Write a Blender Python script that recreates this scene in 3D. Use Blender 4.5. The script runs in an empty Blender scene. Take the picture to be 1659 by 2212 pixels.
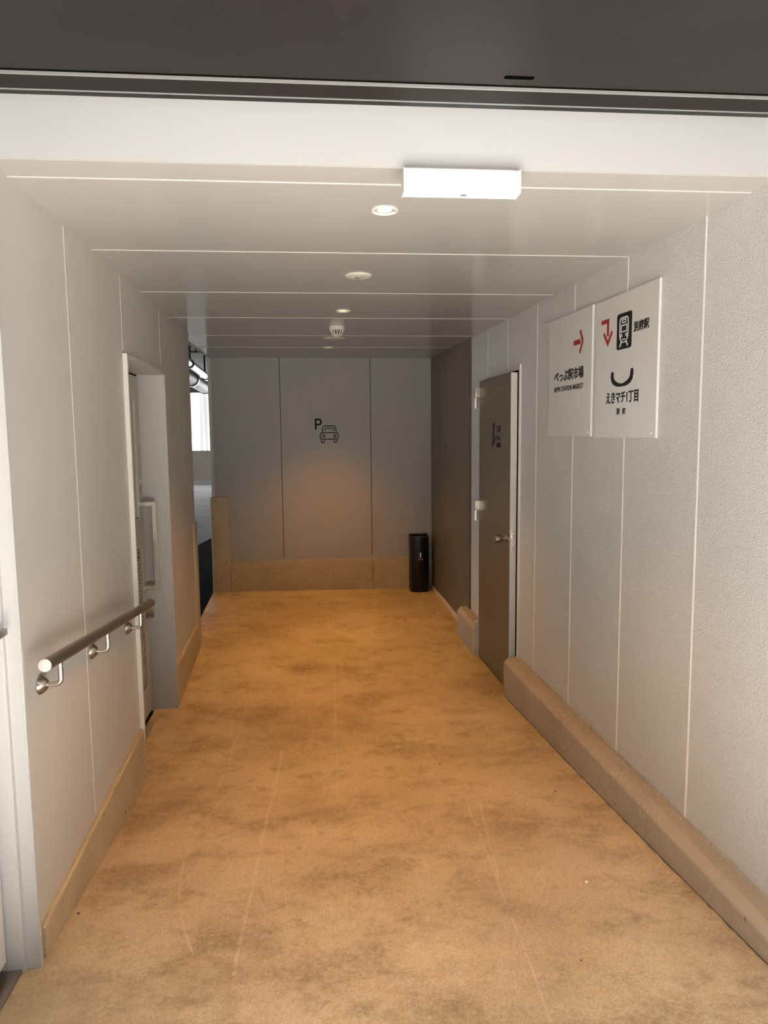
import bpy, bmesh, math, random
from mathutils import Matrix, Vector
PI = math.pi
random.seed(7)
SC = bpy.context.scene
COL = SC.collection

# ------------------------------------------------------------------ camera
PITCH, YAW, ROLL = math.radians(-6.078), math.radians(-5.208), math.radians(0.584)
cam = bpy.data.cameras.new('camera'); cam.sensor_fit = 'VERTICAL'
cam.sensor_height = 36; cam.lens = 1545.34 / 2212 * 36
cam.clip_start = 0.02; cam.clip_end = 200
co = bpy.data.objects.new('camera', cam); COL.objects.link(co)
Rz = Matrix.Rotation(YAW, 4, 'Z'); Rx = Matrix.Rotation(PITCH, 4, 'X')
co.matrix_world = Matrix.Translation((0, 0, 1.6)) @ Rz @ Rx @ Matrix.Rotation(PI / 2, 4, 'X') @ Matrix.Rotation(-ROLL, 4, 'Z')
SC.camera = co

# ------------------------------------------------------------------ view, world, sun
SC.view_settings.view_transform = 'Standard'; SC.view_settings.look = 'None'
SC.view_settings.gamma = 1; SC.view_settings.use_curve_mapping = False
SC.view_settings.exposure = 0.0
SC.cycles.use_denoising = True
SC.cycles.max_bounces = 10; SC.cycles.diffuse_bounces = 7; SC.cycles.glossy_bounces = 5
SC.cycles.sample_clamp_indirect = 6; SC.cycles.caustics_reflective = False; SC.cycles.caustics_refractive = False
w = bpy.data.worlds.new('sky'); SC.world = w; w.use_nodes = True
bg = w.node_tree.nodes['Background']; bg.inputs['Color'].default_value = (.99, .995, 1.0, 1); bg.inputs['Strength'].default_value = 4.4
sun = bpy.data.lights.new('sun', 'SUN'); sun.energy = 74; sun.color = (1, .96, .91); sun.angle = math.radians(.6)
so = bpy.data.objects.new('sun', sun); COL.objects.link(so)
so.rotation_euler = Vector((-.04, .22, -1.0)).to_track_quat('-Z', 'Y').to_euler(); so.location = (0, 0, 12)
WARM = (1.0, .42, .055)
SPOT_W = 113.0
GARAGE_GLOW = 9.0

# ------------------------------------------------------------------ frames of the walls (local x along the wall, y into it, z up)
def wall_frame(cx, cy, dx, dy, org_axis, sign):
    d = Vector((dx, dy, 0)).normalized() * sign
    t = (-cy / dy) if org_axis == 'y' else (-cx / dx)
    o = Vector((cx + dx * t, cy + dy * t, 0))
    n = Vector((-d.y, d.x, 0))
    return Matrix(((d.x, n.x, 0, o.x), (d.y, n.y, 0, o.y), (0, 0, 1, 0), (0, 0, 0, 1)))
FR = wall_frame(1.255, 3.468, -.051, .9987, 'y', -1)     # right wall: local x = -y
FL = wall_frame(-.858, 3.459, -.014, .9999, 'y', 1)      # left wall: local x = y
FF = wall_frame(.072, 6.732, .9992, .0400, 'x', 1)       # far wall: local x = x
I4 = Matrix.Identity(4)
T = lambda x, y, z: Matrix.Translation((x, y, z))
CE = 2.32

# ------------------------------------------------------------------ helpers
def tag(o, label=None, cat=None, group=None, kind=None):
    if label: o['label'] = label
    if cat: o['category'] = cat
    if group: o['group'] = group
    if kind: o['kind'] = kind
    return o

def thing(name, label, cat, frame=I4, at=(0, 0, 0), group=None):
    o = bpy.data.objects.new(name, None); o.empty_display_size = .05; COL.objects.link(o)
    o.matrix_world = frame @ T(*at)
    return tag(o, label, cat, group)

class MB:
    def __init__(s): s.bm = bmesh.new()
    def box(s, x0, x1, y0, y1, z0, z1, m=None):
        v = [s.bm.verts.new(p) for p in ((x0, y0, z0), (x1, y0, z0), (x1, y1, z0), (x0, y1, z0), (x0, y0, z1), (x1, y0, z1), (x1, y1, z1), (x0, y1, z1))]
        for f in ((0, 3, 2, 1), (4, 5, 6, 7), (0, 1, 5, 4), (1, 2, 6, 5), (2, 3, 7, 6), (3, 0, 4, 7)): s.bm.faces.new([v[i] for i in f])
        if m is not None: bmesh.ops.transform(s.bm, matrix=m, verts=v)
        return s
    def prism(s, pts, axis, a, b):
        """polygon pts in the plane across `axis`, extruded from a to b"""
        def P(p, t):
            if axis == 'x': return (t, p[0], p[1])
            if axis == 'y': return (p[0], t, p[1])
            return (p[0], p[1], t)
        A = [s.bm.verts.new(P(p, a)) for p in pts]; B = [s.bm.verts.new(P(p, b)) for p in pts]
        n = len(pts)
        fs = [s.bm.faces.new(A), s.bm.faces.new(B[::-1])]
        for i in range(n): fs.append(s.bm.faces.new((A[i], B[i], B[(i + 1) % n], A[(i + 1) % n])))
        bmesh.ops.recalc_face_normals(s.bm, faces=fs)
        return s
    def lathe(s, prof, m=I4, seg=32):
        """profile (r, z) turned about z, then moved by m"""
        rings = []
        for r, z in prof:
            if r < 1e-6: rings.append([s.bm.verts.new(m @ Vector((0, 0, z)))])
            else: rings.append([s.bm.verts.new(m @ Vector((r * math.cos(2 * PI * k / seg), r * math.sin(2 * PI * k / seg), z))) for k in range(seg)])
        fs = []
        for a, b in zip(rings, rings[1:]):
            for k in range(seg):
                q = [a[k % len(a)], a[(k + 1) % len(a)], b[(k + 1) % len(b)], b[k % len(b)]]
                u = []
                for v in q:
                    if v not in u: u.append(v)
                if len(u) > 2: fs.append(s.bm.faces.new(u))
        bmesh.ops.recalc_face_normals(s.bm, faces=fs)
        return s
    def tube(s, pts, r, seg=20, cap=True):
        pts = [Vector(p) for p in pts]; rings = []
        t0 = (pts[1] - pts[0]).normalized()
        up = Vector((0, 0, 1)) if abs(t0.z) < .9 else Vector((1, 0, 0))
        for i, p in enumerate(pts):
            t = (pts[min(i + 1, len(pts) - 1)] - pts[max(i - 1, 0)]).normalized()
            x = t.cross(up)
            if x.length < 1e-4: x = Vector((1, 0, 0))
            x.normalize(); y = x.cross(t).normalized(); up = y
            rings.append([s.bm.verts.new(p + r * (math.cos(2 * PI * k / seg) * x + math.sin(2 * PI * k / seg) * y)) for k in range(seg)])
        fs = []
        for a, b in zip(rings, rings[1:]):
            for k in range(seg): fs.append(s.bm.faces.new((a[k], a[(k + 1) % seg], b[(k + 1) % seg], b[k])))
        if cap: fs += [s.bm.faces.new(rings[0]), s.bm.faces.new(rings[-1])]
        bmesh.ops.recalc_face_normals(s.bm, faces=fs)
        return s
    def ribbon(s, pts, wd, y0=-.0012, y1=0.0, closed=False, cap=6, wfun=None):
        """stroke of width wd along pts (x, z), from depth y0 (front) to y1; mitred, round ends"""
        P = [Vector(p) for p in pts]; n = len(P)
        L, Rr = [], []
        for i in range(n):
            if closed: a, b = P[i - 1], P[(i + 1) % n]
            else: a, b = P[max(i - 1, 0)], P[min(i + 1, n - 1)]
            d1 = (P[i] - a).normalized() if (P[i] - a).length > 1e-9 else (b - P[i]).normalized()
            d2 = (b - P[i]).normalized() if (b - P[i]).length > 1e-9 else d1
            n1 = Vector((-d1.y, d1.x)); n2 = Vector((-d2.y, d2.x))
            mt = (n1 + n2); mt = mt.normalized() if mt.length > 1e-6 else n1
            h = (wfun(i / (n - 1)) if wfun else wd) / 2
            k = h / max(.35, mt.dot(n1))
            L.append(P[i] + mt * k); Rr.append(P[i] - mt * k)
        def quadstrip(A, B, loop):
            N = len(A); rng = range(N if loop else N - 1)
            av = [[s.bm.verts.new((q.x, y, q.y)) for q in A] for y in (y0, y1)]
            bv = [[s.bm.verts.new((q.x, y, q.y)) for q in B] for y in (y0, y1)]
            fs = []
            for i in rng:
                j = (i + 1) % N
                fs.append(s.bm.faces.new((av[0][i], av[0][j], bv[0][j], bv[0][i])))
                fs.append(s.bm.faces.new((av[0][i], av[1][i], av[1][j], av[0][j])))
                fs.append(s.bm.faces.new((bv[0][i], bv[0][j], bv[1][j], bv[1][i])))
                fs.append(s.bm.faces.new((av[1][i], bv[1][i], bv[1][j], av[1][j])))
            return fs
        if closed: fs = quadstrip(L, Rr, True)
        else:
            def capp(i, d):
                c = P[i]; h = (L[i] - Rr[i]).length / 2; a0 = math.atan2((L[i] - c).y, (L[i] - c).x)
                return [(c + h * Vector((math.cos(a0 + d * t), math.sin(a0 + d * t))), c + h * Vector((math.cos(a0 + d * (PI - t)), math.sin(a0 + d * (PI - t))))) for t in [PI / 2 * k / cap for k in range(1, cap)]]
            st = capp(0, 1)[::-1]; en = capp(n - 1, -1)
            A = [p for p, q in st] + L + [p for p, q in en]; B = [q for p, q in st] + Rr + [q for p, q in en]
            fs = quadstrip(A, B, False)
        bmesh.ops.recalc_face_normals(s.bm, faces=fs)
        return s
    def xf(s, m): bmesh.ops.transform(s.bm, matrix=m, verts=s.bm.verts[:]); return s
    def build(s, name, mat, parent=None, bevel=0, seg=2, smooth=30, label=None, kind=None, frame=None):
        bmesh.ops.remove_doubles(s.bm, verts=s.bm.verts[:], dist=1e-6)
        me = bpy.data.meshes.new(name); s.bm.to_mesh(me); s.bm.free()
        me.materials.append(mat)
        me.shade_smooth(); me.set_sharp_from_angle(angle=math.radians(smooth))
        o = bpy.data.objects.new(name, me); COL.objects.link(o)
        if parent: o.parent = parent
        if frame is not None: o.matrix_world = frame
        if bevel:
            b = o.modifiers.new('bevel', 'BEVEL'); b.width = bevel; b.segments = seg; b.limit_method = 'ANGLE'; b.angle_limit = math.radians(40)
            b.harden_normals = False
        return tag(o, label, None, None, kind)

def rrect(x0, x1, z0, z1, r, n=5):
    out = []
    for cx, cz, a0 in ((x1 - r, z1 - r, 0), (x0 + r, z1 - r, PI / 2), (x0 + r, z0 + r, PI), (x1 - r, z0 + r, 1.5 * PI)):
        for k in range(n + 1):
            a = a0 + PI / 2 * k / n; out.append((cx + r * math.cos(a), cz + r * math.sin(a)))
    return out
def arc(cx, cz, rx, rz, a0, a1, n=24): return [(cx + rx * math.cos(math.radians(a0 + (a1 - a0) * k / n)), cz + rz * math.sin(math.radians(a0 + (a1 - a0) * k / n))) for k in range(n + 1)]

def lettering(name, text, x0, x1, z0, z1, mat, parent, bold=0.0, y=-.0012, space=1.0):
    """text as a thin raised mesh, fitted to the box x0..x1, z0..z1 of its parent"""
    cu = bpy.data.curves.new(name, 'FONT'); cu.body = text; cu.size = 1; cu.extrude = .02; cu.offset = bold; cu.space_character = space; cu.resolution_u = 4
    tmp = bpy.data.objects.new(name, cu); COL.objects.link(tmp)
    dg = bpy.context.evaluated_depsgraph_get(); dg.update()
    me = bpy.data.meshes.new_from_object(tmp.evaluated_get(dg))
    bpy.data.objects.remove(tmp); bpy.data.curves.remove(cu)
    xs = [v.co.x for v in me.vertices]; ys = [v.co.y for v in me.vertices]
    ax, bx, ay, by = min(xs), max(xs), min(ys), max(ys)
    for v in me.vertices:
        f = 0 if v.co.z > 0 else 1
        v.co = (x0 + (v.co.x - ax) / (bx - ax) * (x1 - x0), y if f == 0 else 0.0, z0 + (v.co.y - ay) / (by - ay) * (z1 - z0))
    me.name = name; me.materials.clear(); me.materials.append(mat)
    o = bpy.data.objects.new(name, me); COL.objects.link(o); o.parent = parent
    return o

# ------------------------------------------------------------------ materials
class Mt:
    def __init__(s, name, col=(.5, .5, .5), rough=.5, metal=0.0, spec=.5):
        s.m = bpy.data.materials.new(name); s.m.use_nodes = True; s.nt = s.m.node_tree
        s.b = s.nt.nodes['Principled BSDF']; s.out = s.nt.nodes['Material Output']
        s.b.inputs['Base Color'].default_value = (*col, 1); s.b.inputs['Roughness'].default_value = rough
        s.b.inputs['Metallic'].default_value = metal; s.b.inputs['Specular IOR Level'].default_value = spec
        s.tc = s.nt.nodes.new('ShaderNodeTexCoord')
    def n(s, t, **kw):
        nd = s.nt.nodes.new(t)
        for k, v in kw.items(): setattr(nd, k, v)
        return nd
    def l(s, a, b): s.nt.links.new(a, b)
    def coords(s, sc=(1, 1, 1)):
        mp = s.n('ShaderNodeMapping'); mp.inputs['Scale'].default_value = sc; s.l(s.tc.outputs['Object'], mp.inputs['Vector']); return mp.outputs[0]
    def noise(s, scale, detail=4, rough=.55, sc=(1, 1, 1), dist=0):
        t = s.n('ShaderNodeTexNoise'); t.inputs['Scale'].default_value = scale; t.inputs['Detail'].default_value = detail
        t.inputs['Roughness'].default_value = rough; t.inputs['Distortion'].default_value = dist; s.l(s.coords(sc), t.inputs['Vector']); return t.outputs['Fac']
    def ramp(s, fac, stops):
        r = s.n('ShaderNodeValToRGB'); s.l(fac, r.inputs[0]); e = r.color_ramp.elements
        e[0].position, e[0].color = stops[0][0], (*stops[0][1], 1); e[1].position, e[1].color = stops[-1][0], (*stops[-1][1], 1)
        for p, c in stops[1:-1]:
            q = e.new(p); q.color = (*c, 1)
        return r.outputs[0]
    def mix(s, fac, a, b, mode='MIX'):
        m = s.n('ShaderNodeMix', data_type='RGBA', blend_type=mode)
        if isinstance(fac, (int, float)): m.inputs[0].default_value = fac
        else: s.l(fac, m.inputs[0])
        for i, c in ((6, a), (7, b)):
            if isinstance(c, tuple): m.inputs[i].default_value = (*c, 1)
            else: s.l(c, m.inputs[i])
        return m.outputs[2]
    def math(s, op, a, b=None, clamp=False):
        m = s.n('ShaderNodeMath', operation=op); m.use_clamp = clamp
        for i, c in ((0, a), (1, b)):
            if c is None: continue
            if isinstance(c, (int, float)): m.inputs[i].default_value = c
            else: s.l(c, m.inputs[i])
        return m.outputs[0]
    def color(s, c): s.l(c, s.b.inputs['Base Color']); return s
    def roughness(s, r): s.l(r, s.b.inputs['Roughness']); return s
    def bump(s, h, strength=.3, dist=.002):
        b = s.n('ShaderNodeBump'); b.inputs['Strength'].default_value = strength; b.inputs['Distance'].default_value = dist
        s.l(h, b.inputs['Height']); s.l(b.outputs[0], s.b.inputs['Normal']); return s

def G(c, k): return tuple(x * k for x in c)

def painted(name, col, rough=.42, var=.05, spec=.4, streak=True):
    t = Mt(name, col, rough, 0, spec)
    nz = t.noise(1.3, 3, .5, (1, 1, .35) if streak else (1, 1, 1))
    t.color(t.ramp(nz, [(.3, G(col, 1 - var)), (.7, G(col, 1 + var))]))
    t.bump(t.noise(420, 2), .04, .0005)
    return t.m
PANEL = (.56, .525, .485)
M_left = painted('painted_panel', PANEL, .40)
M_fardim = painted('far_panel_dim', (.37, .345, .315), .45)  # same panels, colour darkened for daylight fading with depth
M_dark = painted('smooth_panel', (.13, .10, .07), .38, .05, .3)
M_ceil = painted('ceiling_panel', (.415, .385, .355), .15, .03, .55, False)
M_fascia = painted('fascia_paint', (.46, .445, .43), .45, .015, .3, False)
M_white = painted('white_paint', (.58, .565, .545), .4, .02, .4)
M_jamb = painted('jamb_paint', (.50, .485, .47), .4, .02, .4)
M_reveal = painted('reveal_paint', (.52, .50, .47), .42, .02, .4)
M_joint = Mt('joint_light', (.78, .74, .69), .5).m
M_jointdark = Mt('joint_dark', (.10, .085, .07), .7).m
M_black = Mt('sign_black', (.004, .0035, .0035), .5, 0, .12).m
M_red = Mt('sign_red', (.27, .010, .006), .5, 0, .2).m
M_whiteink = Mt('white_ink', (.75, .73, .68), .5).m

t = Mt('stucco_paint', (.52, .485, .45), .42, 0, .5)            # right wall: sand textured paint
n1 = t.noise(190, 3, .65); n2 = t.noise(80, 2, .5)
t.color(t.mix(t.ramp(n1, [(.38, (0, 0, 0)), (.68, (1, 1, 1))]), (.52, .50, .475), (.67, .65, .62)))
t.bump(t.math('ADD', n1, t.math('MULTIPLY', n2, .5)), 1.0, .004)
M_stucco = t.m

t = Mt('caulk', (.86, .83, .78), .5); t.bump(t.noise(60, 3), .4, .002); M_caulk = t.m

def concrete(name, a, b, dark, scale=2.2, pits=.55, rough=.8, bump=.4, scuff=None):
    t = Mt(name, a, rough, 0, .3)
    base = t.mix(t.ramp(t.noise(scale, 6, .6), [(.32, (0, 0, 0)), (.68, (1, 1, 1))]), a, b)
    st = t.ramp(t.noise(scale * 2.6, 5, .7, (1, 1, 1), .6), [(.60, (0, 0, 0)), (.78, (1, 1, 1))])
    c = t.mix(t.math('MULTIPLY', st, .5), base, dark)
    vo = t.n('ShaderNodeTexVoronoi', feature='F1'); vo.inputs['Scale'].default_value = 26; t.l(t.coords((1, 1, .8)), vo.inputs['Vector'])
    sel = t.ramp(t.noise(9, 2), [(pits, (0, 0, 0)), (pits + .06, (1, 1, 1))])
    pit = t.math('MULTIPLY', t.ramp(vo.outputs['Distance'], [(.10, (1, 1, 1)), (.20, (0, 0, 0))]), sel)
    c = t.mix(t.math('MULTIPLY', pit, .85), c, G(dark, .35))
    if scuff:
        sm_ = t.math('MULTIPLY', t.ramp(t.noise(75, 3, .6, (1.6, 1, .6)), [(.60, (0, 0, 0)), (.66, (1, 1, 1))]), t.ramp(t.noise(3.5, 3), [(.46, (0, 0, 0)), (.60, (1, 1, 1))]))
        c = t.mix(t.math('MULTIPLY', sm_, .7), c, scuff)
    t.color(c)
    h = t.math('SUBTRACT', t.math('MULTIPLY', t.noise(70, 5, .65), .5), pit)
    t.bump(h, bump, .004)
    return t.m
M_conc = concrete('old_concrete', (.42, .335, .215), (.54, .44, .29), (.20, .145, .075))
M_curb = concrete('painted_curb', (.34, .285, .22), (.40, .34, .27), (.22, .17, .12), 1.6, .60, .7, .45, (.62, .56, .48))
M_endface = concrete('rough_curb_end', (.62, .58, .53), (.70, .66, .60), (.45, .40, .34), 9, .62, .8, 1.0)

# corridor floor: trowelled concrete with stains, wheel scratches and small dark specks
t = Mt('floor_concrete', (.42, .33, .22), .62, 0, .35)
big = t.ramp(t.noise(1.2, 8, .62, (1, 1.2, 1), .1), [(.34, (0, 0, 0)), (.66, (1, 1, 1))])
c = t.mix(big, (.40, .302, .186), (.60, .475, .318))
bands = t.ramp(t.noise(2.2, 8, .66, (1, 1.5, 1), .2), [(.49, (0, 0, 0)), (.70, (1, 1, 1))])
grit = t.ramp(t.noise(46, 5, .75, (1, 1.3, 1)), [(.36, (.30, .30, .30)), (.60, (1, 1, 1))])
bands = t.math('MULTIPLY', bands, grit)
c = t.mix(t.math('MULTIPLY', bands, .9), c, (.22, .15, .078))
blot = t.ramp(t.noise(8, 8, .68, (1, 1.2, 1), .2), [(.52, (0, 0, 0)), (.70, (1, 1, 1))])
c = t.mix(t.math('MULTIPLY', blot, .5), c, (.22, .155, .088))
c = t.mix(t.math('MULTIPLY', t.ramp(t.noise(60, 6, .8), [(.56, (0, 0, 0)), (.74, (1, 1, 1))]), .42), c, (.21, .15, .085))
pale = t.ramp(t.noise(4.2, 6, .7, (1, 1, 1), 1.2), [(.60, (0, 0, 0)), (.74, (1, 1, 1))])
c = t.mix(t.math('MULTIPLY', pale, .30), c, (.76, .64, .46))
fine = t.ramp(t.noise(150, 3, .6), [(.3, (.78, .78, .78)), (.7, (1.14, 1.14, 1.14))])
c = t.mix(1.0, c, fine, 'MULTIPLY')
vo = t.n('ShaderNodeTexVoronoi', feature='F1'); vo.inputs['Scale'].default_value = 9; t.l(t.coords((1, 1, .01)), vo.inputs['Vector'])
rnd = t.n('ShaderNodeSeparateColor'); t.l(vo.outputs['Color'], rnd.inputs[0])
speck = t.math('MULTIPLY', t.math('LESS_THAN', vo.outputs['Distance'], t.math('MULTIPLY', rnd.outputs[1], .055)), t.math('GREATER_THAN', rnd.outputs[0], .55))
c = t.mix(t.math('MULTIPLY', speck, .8), c, (.05, .035, .02))
# scratches: long wheel marks running down the corridor and one arc
sx = t.n('ShaderNodeSeparateXYZ'); t.l(t.tc.outputs['Object'], sx.inputs[0]); X, Y = sx.outputs[0], sx.outputs[1]
wob = t.math('MULTIPLY', t.math('SUBTRACT', t.noise(2.5, 2), .5), .03)
def line_mask(cx, slope, w_, y0, y1):
    d = t.math('ABSOLUTE', t.math('ADD', t.math('SUBTRACT', X, t.math('ADD', t.math('MULTIPLY', Y, slope), cx)), wob))
    m = t.math('LESS_THAN', d, w_)
    return t.math('MULTIPLY', t.math('MULTIPLY', m, t.math('GREATER_THAN', Y, y0)), t.math('LESS_THAN', Y, y1))
brk = t.ramp(t.noise(11, 4, .7), [(.36, (0, 0, 0)), (.56, (1, 1, 1))])
scr = line_mask(-.322, .029, .006, 1.9, 3.6)
for a_ in ((.02, .013, .004, 3.0, 4.8), (.33, .115, .004, 2.3, 2.9), (-.62, .04, .004, 3.2, 5.0), (.52, .03, .003, 1.6, 3.0)):
    scr = t.math('MAXIMUM', scr, line_mask(*a_))
rr = t.math('SQRT', t.math('ADD', t.math('POWER', t.math('ADD', X, -1.0), 2), t.math('POWER', t.math('ADD', Y, -2.62), 2)))
am = t.math('MULTIPLY', t.math('LESS_THAN', t.math('ABSOLUTE', t.math('SUBTRACT', rr, 1.525)), .004), t.math('MULTIPLY', t.math('LESS_THAN', X, 0), t.math('GREATER_THAN', Y, 2.0)))
scr = t.math('MULTIPLY', t.math('MAXIMUM', scr, am), brk)
cdist = t.n('ShaderNodeVectorMath', operation='DISTANCE'); t.l(t.tc.outputs['Object'], cdist.inputs[0]); cdist.inputs[1].default_value = (-.95, 1.7, .1)
cdim = t.ramp(t.math('ADD', cdist.outputs['Value'], t.math('MULTIPLY', t.noise(3, 5, .6), .7)), [(.45, (1, 1, 1)), (1.0, (0, 0, 0))])
c = t.mix(t.math('MULTIPLY', cdim, .6), c, (.245, .215, .145))                       # near left corner: greyish tint, and dimness outside the lamp pool painted in
c = t.mix(t.math('MULTIPLY', scr, .26), c, (.74, .62, .46))
t.color(c)
t.roughness(t.math('ADD', t.math('MULTIPLY', bands, .15), .5))
h = t.math('ADD', t.math('MULTIPLY', t.noise(35, 5, .6), .6), t.math('MULTIPLY', t.noise(260, 2), .25))
t.bump(t.math('SUBTRACT', h, t.math('MULTIPLY', scr, 1.6)), .34, .004)
M_floor = t.m

def metal(name, col, rough, aniso=True):
    t = Mt(name, col, rough, 1.0)
    t.roughness(t.math('ADD', t.math('MULTIPLY', t.noise(60, 3, .6, (1, 1, 6)), .12), rough - .06))
    return t.m
M_steel = metal('brushed_steel', (.66, .61, .54), .28)
M_rail = metal('rail_steel', (.40, .355, .31), .38)
M_brass = metal('hinge_steel', (.80, .74, .64), .34)
M_knob = metal('knob_steel', (.52, .47, .41), .22)
M_litcap = painted('lit_cap', (.74, .70, .64), .35, .02)  # paler than the rail, daylight on the near end put into colour
M_leafR = painted('steel_door_paint', (.145, .112, .078), .36, .05, .3)
M_edgeR = painted('door_edge_paint', (.70, .665, .62), .45, .02)
M_leafL = painted('louver_door_paint', (.385, .335, .275), .33, .04, .5)
M_slat = painted('louver_slat_paint', (.36, .31, .25), .4, .04, .5)
M_glass = Mt('door_glass', (.36, .34, .30), .06, 0, .9).m
M_sticker = Mt('sticker_grey', (.24, .25, .26), .5).m
t = Mt('shutter_paint', (.05, .046, .044), .5, 0, .14)
dust = t.ramp(t.noise(3, 5, .7), [(.5, (0, 0, 0)), (.8, (1, 1, 1))])
c = t.mix(t.math('MULTIPLY', dust, .25), (.017, .014, .013), (.034, .028, .026))
vo = t.n('ShaderNodeTexVoronoi', feature='F1'); vo.inputs['Scale'].default_value = 22; t.l(t.coords((1, 1, .01)), vo.inputs['Vector'])
cl = t.ramp(t.noise(2.1, 2), [(.60, (0, 0, 0)), (.68, (1, 1, 1))])
spot = t.math('MULTIPLY', t.ramp(vo.outputs['Distance'], [(.10, (1, 1, 1)), (.17, (0, 0, 0))]), cl)
c = t.mix(t.math('MULTIPLY', spot, .35), c, (.36, .33, .31))
t.color(c); t.bump(t.noise(90, 3), .08, .001)
M_shutter = t.m
M_lip = painted('shutter_lip', (.22, .21, .20), .35, .02)
M_gapshade = Mt('gap_shade', (.002, .002, .002), .9, 0, 0).m  # black stand-in for the shade inside gaps and openings
M_alu = painted('sign_plate_paint', (.58, .55, .505), .36, .015, .45)
M_aluedge = painted('sign_edge', (.85, .82, .77), .3, .01)
M_cover = painted('ivory_plastic', (.74, .68, .58), .4, .02)
M_whiteplastic = painted('white_plastic', (.86, .83, .78), .4, .02)
t = Mt('bin_black', (.005, .005, .006), .3, 0, .22); t.bump(t.noise(300, 2), .05, .0005); M_bin = t.m
M_ash = concrete('ash_tray', (.20, .17, .13), (.26, .22, .17), (.10, .08, .06), 20)
M_garfloor = concrete('garage_concrete', (.22, .225, .235), (.32, .325, .335), (.13, .13, .135), 1.0, .6, .7, .4)
M_garshade = concrete('garage_shade', (.010, .010, .010), (.018, .018, .018), (.006, .006, .006), 3, .55, .95, .3)  # shade of the unlit garage floor put into the colour
M_garshade.node_tree.nodes['Principled BSDF'].inputs['Specular IOR Level'].default_value = .02
M_garwall = concrete('garage_wall', (.46, .405, .345), (.56, .50, .43), (.30, .25, .2), .7, .7, .8, .3)
M_gardark = Mt('garage_dark', (.025, .022, .02), .8).m
M_beam = Mt('beam_brown', (.16, .125, .10), .6).m
M_pipe = metal('duct_metal', (.78, .78, .78), .3)
t = Mt('apron_bounce', (.52, .52, .51), .8); t.color(t.ramp(t.noise(1.2, 5), [(.3, (.56, .56, .555)), (.7, (.66, .66, .655))])); M_bounce = t.m
M_road = Mt('outside_road', (.15, .148, .142), .85).m

def emitter(name, col, s, under=(.9, .9, .88)):
    t = Mt(name, under, .4); t.b.inputs['Emission Color'].default_value = (*col, 1); t.b.inputs['Emission Strength'].default_value = s; return t
M_lamp = emitter('lamp_glow', (1, .78, .36), 1.7).m
M_sign = emitter('exit_light_glow', (1, 1, .97), 1.35).m
t = emitter('daylit_panel', (1, 1, 1), GARAGE_GLOW)                # ribbed translucent wall of the garage
rib = t.n('ShaderNodeTexNoise'); rib.inputs['Scale'].default_value = 1.0; rib.inputs['Detail'].default_value = 3
t.l(t.coords((7, .1, .12)), rib.inputs['Vector'])
t.l(t.math('MULTIPLY', t.ramp(rib.outputs['Fac'], [(.38, (.065, .065, .065)), (.52, (1, 1, 1))]), GARAGE_GLOW), t.b.inputs['Emission Strength'])
M_glow = t.m

# ------------------------------------------------------------------ floor
LP = [(-.6, .205), (0, .18), (1, .135), (2.04, .088), (2.57, .04), (3.0, -.005), (3.37, -.034), (3.8, -.015), (4.17, .012), (4.6, .05), (5.1, .10), (5.63, .15), (6.69, .163), (7.0, .165)]
RP = [(-.6, .205), (0, .18), (1, .13), (1.8, .085), (2.6, .043), (3.4, .008), (4.25, -.022), (5.0, .0), (5.46, .037), (5.7, .075), (6.2, .105), (6.75, .13), (7.0, .135)]
def itp(P, y):
    if y <= P[0][0]: return P[0][1]
    for (a, za), (b, zb) in zip(P, P[1:]):
        if y <= b:
            t_ = (y - a) / (b - a); return za + (zb - za) * t_
    return P[-1][1]
def smooth(P, y): return sum(itp(P, y + d) for d in (-.16, -.08, 0, .08, .16)) / 5
def lx(y): return -.858 - .014 * (y - 3.459)
def rx(y): return 1.255 - .051 * (y - 3.468)
def zf(x, y):
    a, b = lx(y), rx(y); k = (x - a) / (b - a)
    k = max(-.05, min(1.05, k)); return smooth(LP, y) * (1 - k) + smooth(RP, y) * k
def floor_mesh(ya=1.12, yb=6.9, ny=58):
    m = MB(); nx = 20; g = []
    for j in range(ny + 1):
        y = ya + (yb - ya) * j / ny
        e = -.965 - .032 * max(0, min(1, (y - 5.63) / 1.04)) if y > 5.0 else -.985
        g.append([m.bm.verts.new((x, y, zf(x, y))) for x in [e + (1.34 - e) * i / nx for i in range(nx + 1)]])
    for j in range(ny):
        for i in range(nx): m.bm.faces.new((g[j][i], g[j][i + 1], g[j + 1][i + 1], g[j + 1][i]))
    lo = [m.bm.verts.new((r[0].co.x, r[0].co.y, -.25)) for r in g]       # left edge of the slab, a step above the garage
    for j in range(ny): m.bm.faces.new((g[j][0], g[j + 1][0], lo[j + 1], lo[j]))
    bmesh.ops.recalc_face_normals(m.bm, faces=m.bm.faces[:])
    return m
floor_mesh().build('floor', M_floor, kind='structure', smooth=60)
floor_mesh(-1.5, 1.12, 27).build('floor_apron', M_bounce, kind='structure', smooth=60)  # unseen pale apron added to bounce light onto the near walls
m = MB(); m.box(-16, 16, -30, -1.5, .0, .2); m.build('floor_outside', M_road, kind='structure')  # unseen outside ground, toned dark to cut bounce into the depth
MB().box(-22, 22, -9.4, -8.4, .2, 11).build('wall_sky_block', Mt('sky_block', (.10, .095, .085), .8).m, kind='structure')   # unseen wall added to block the low sky

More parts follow.
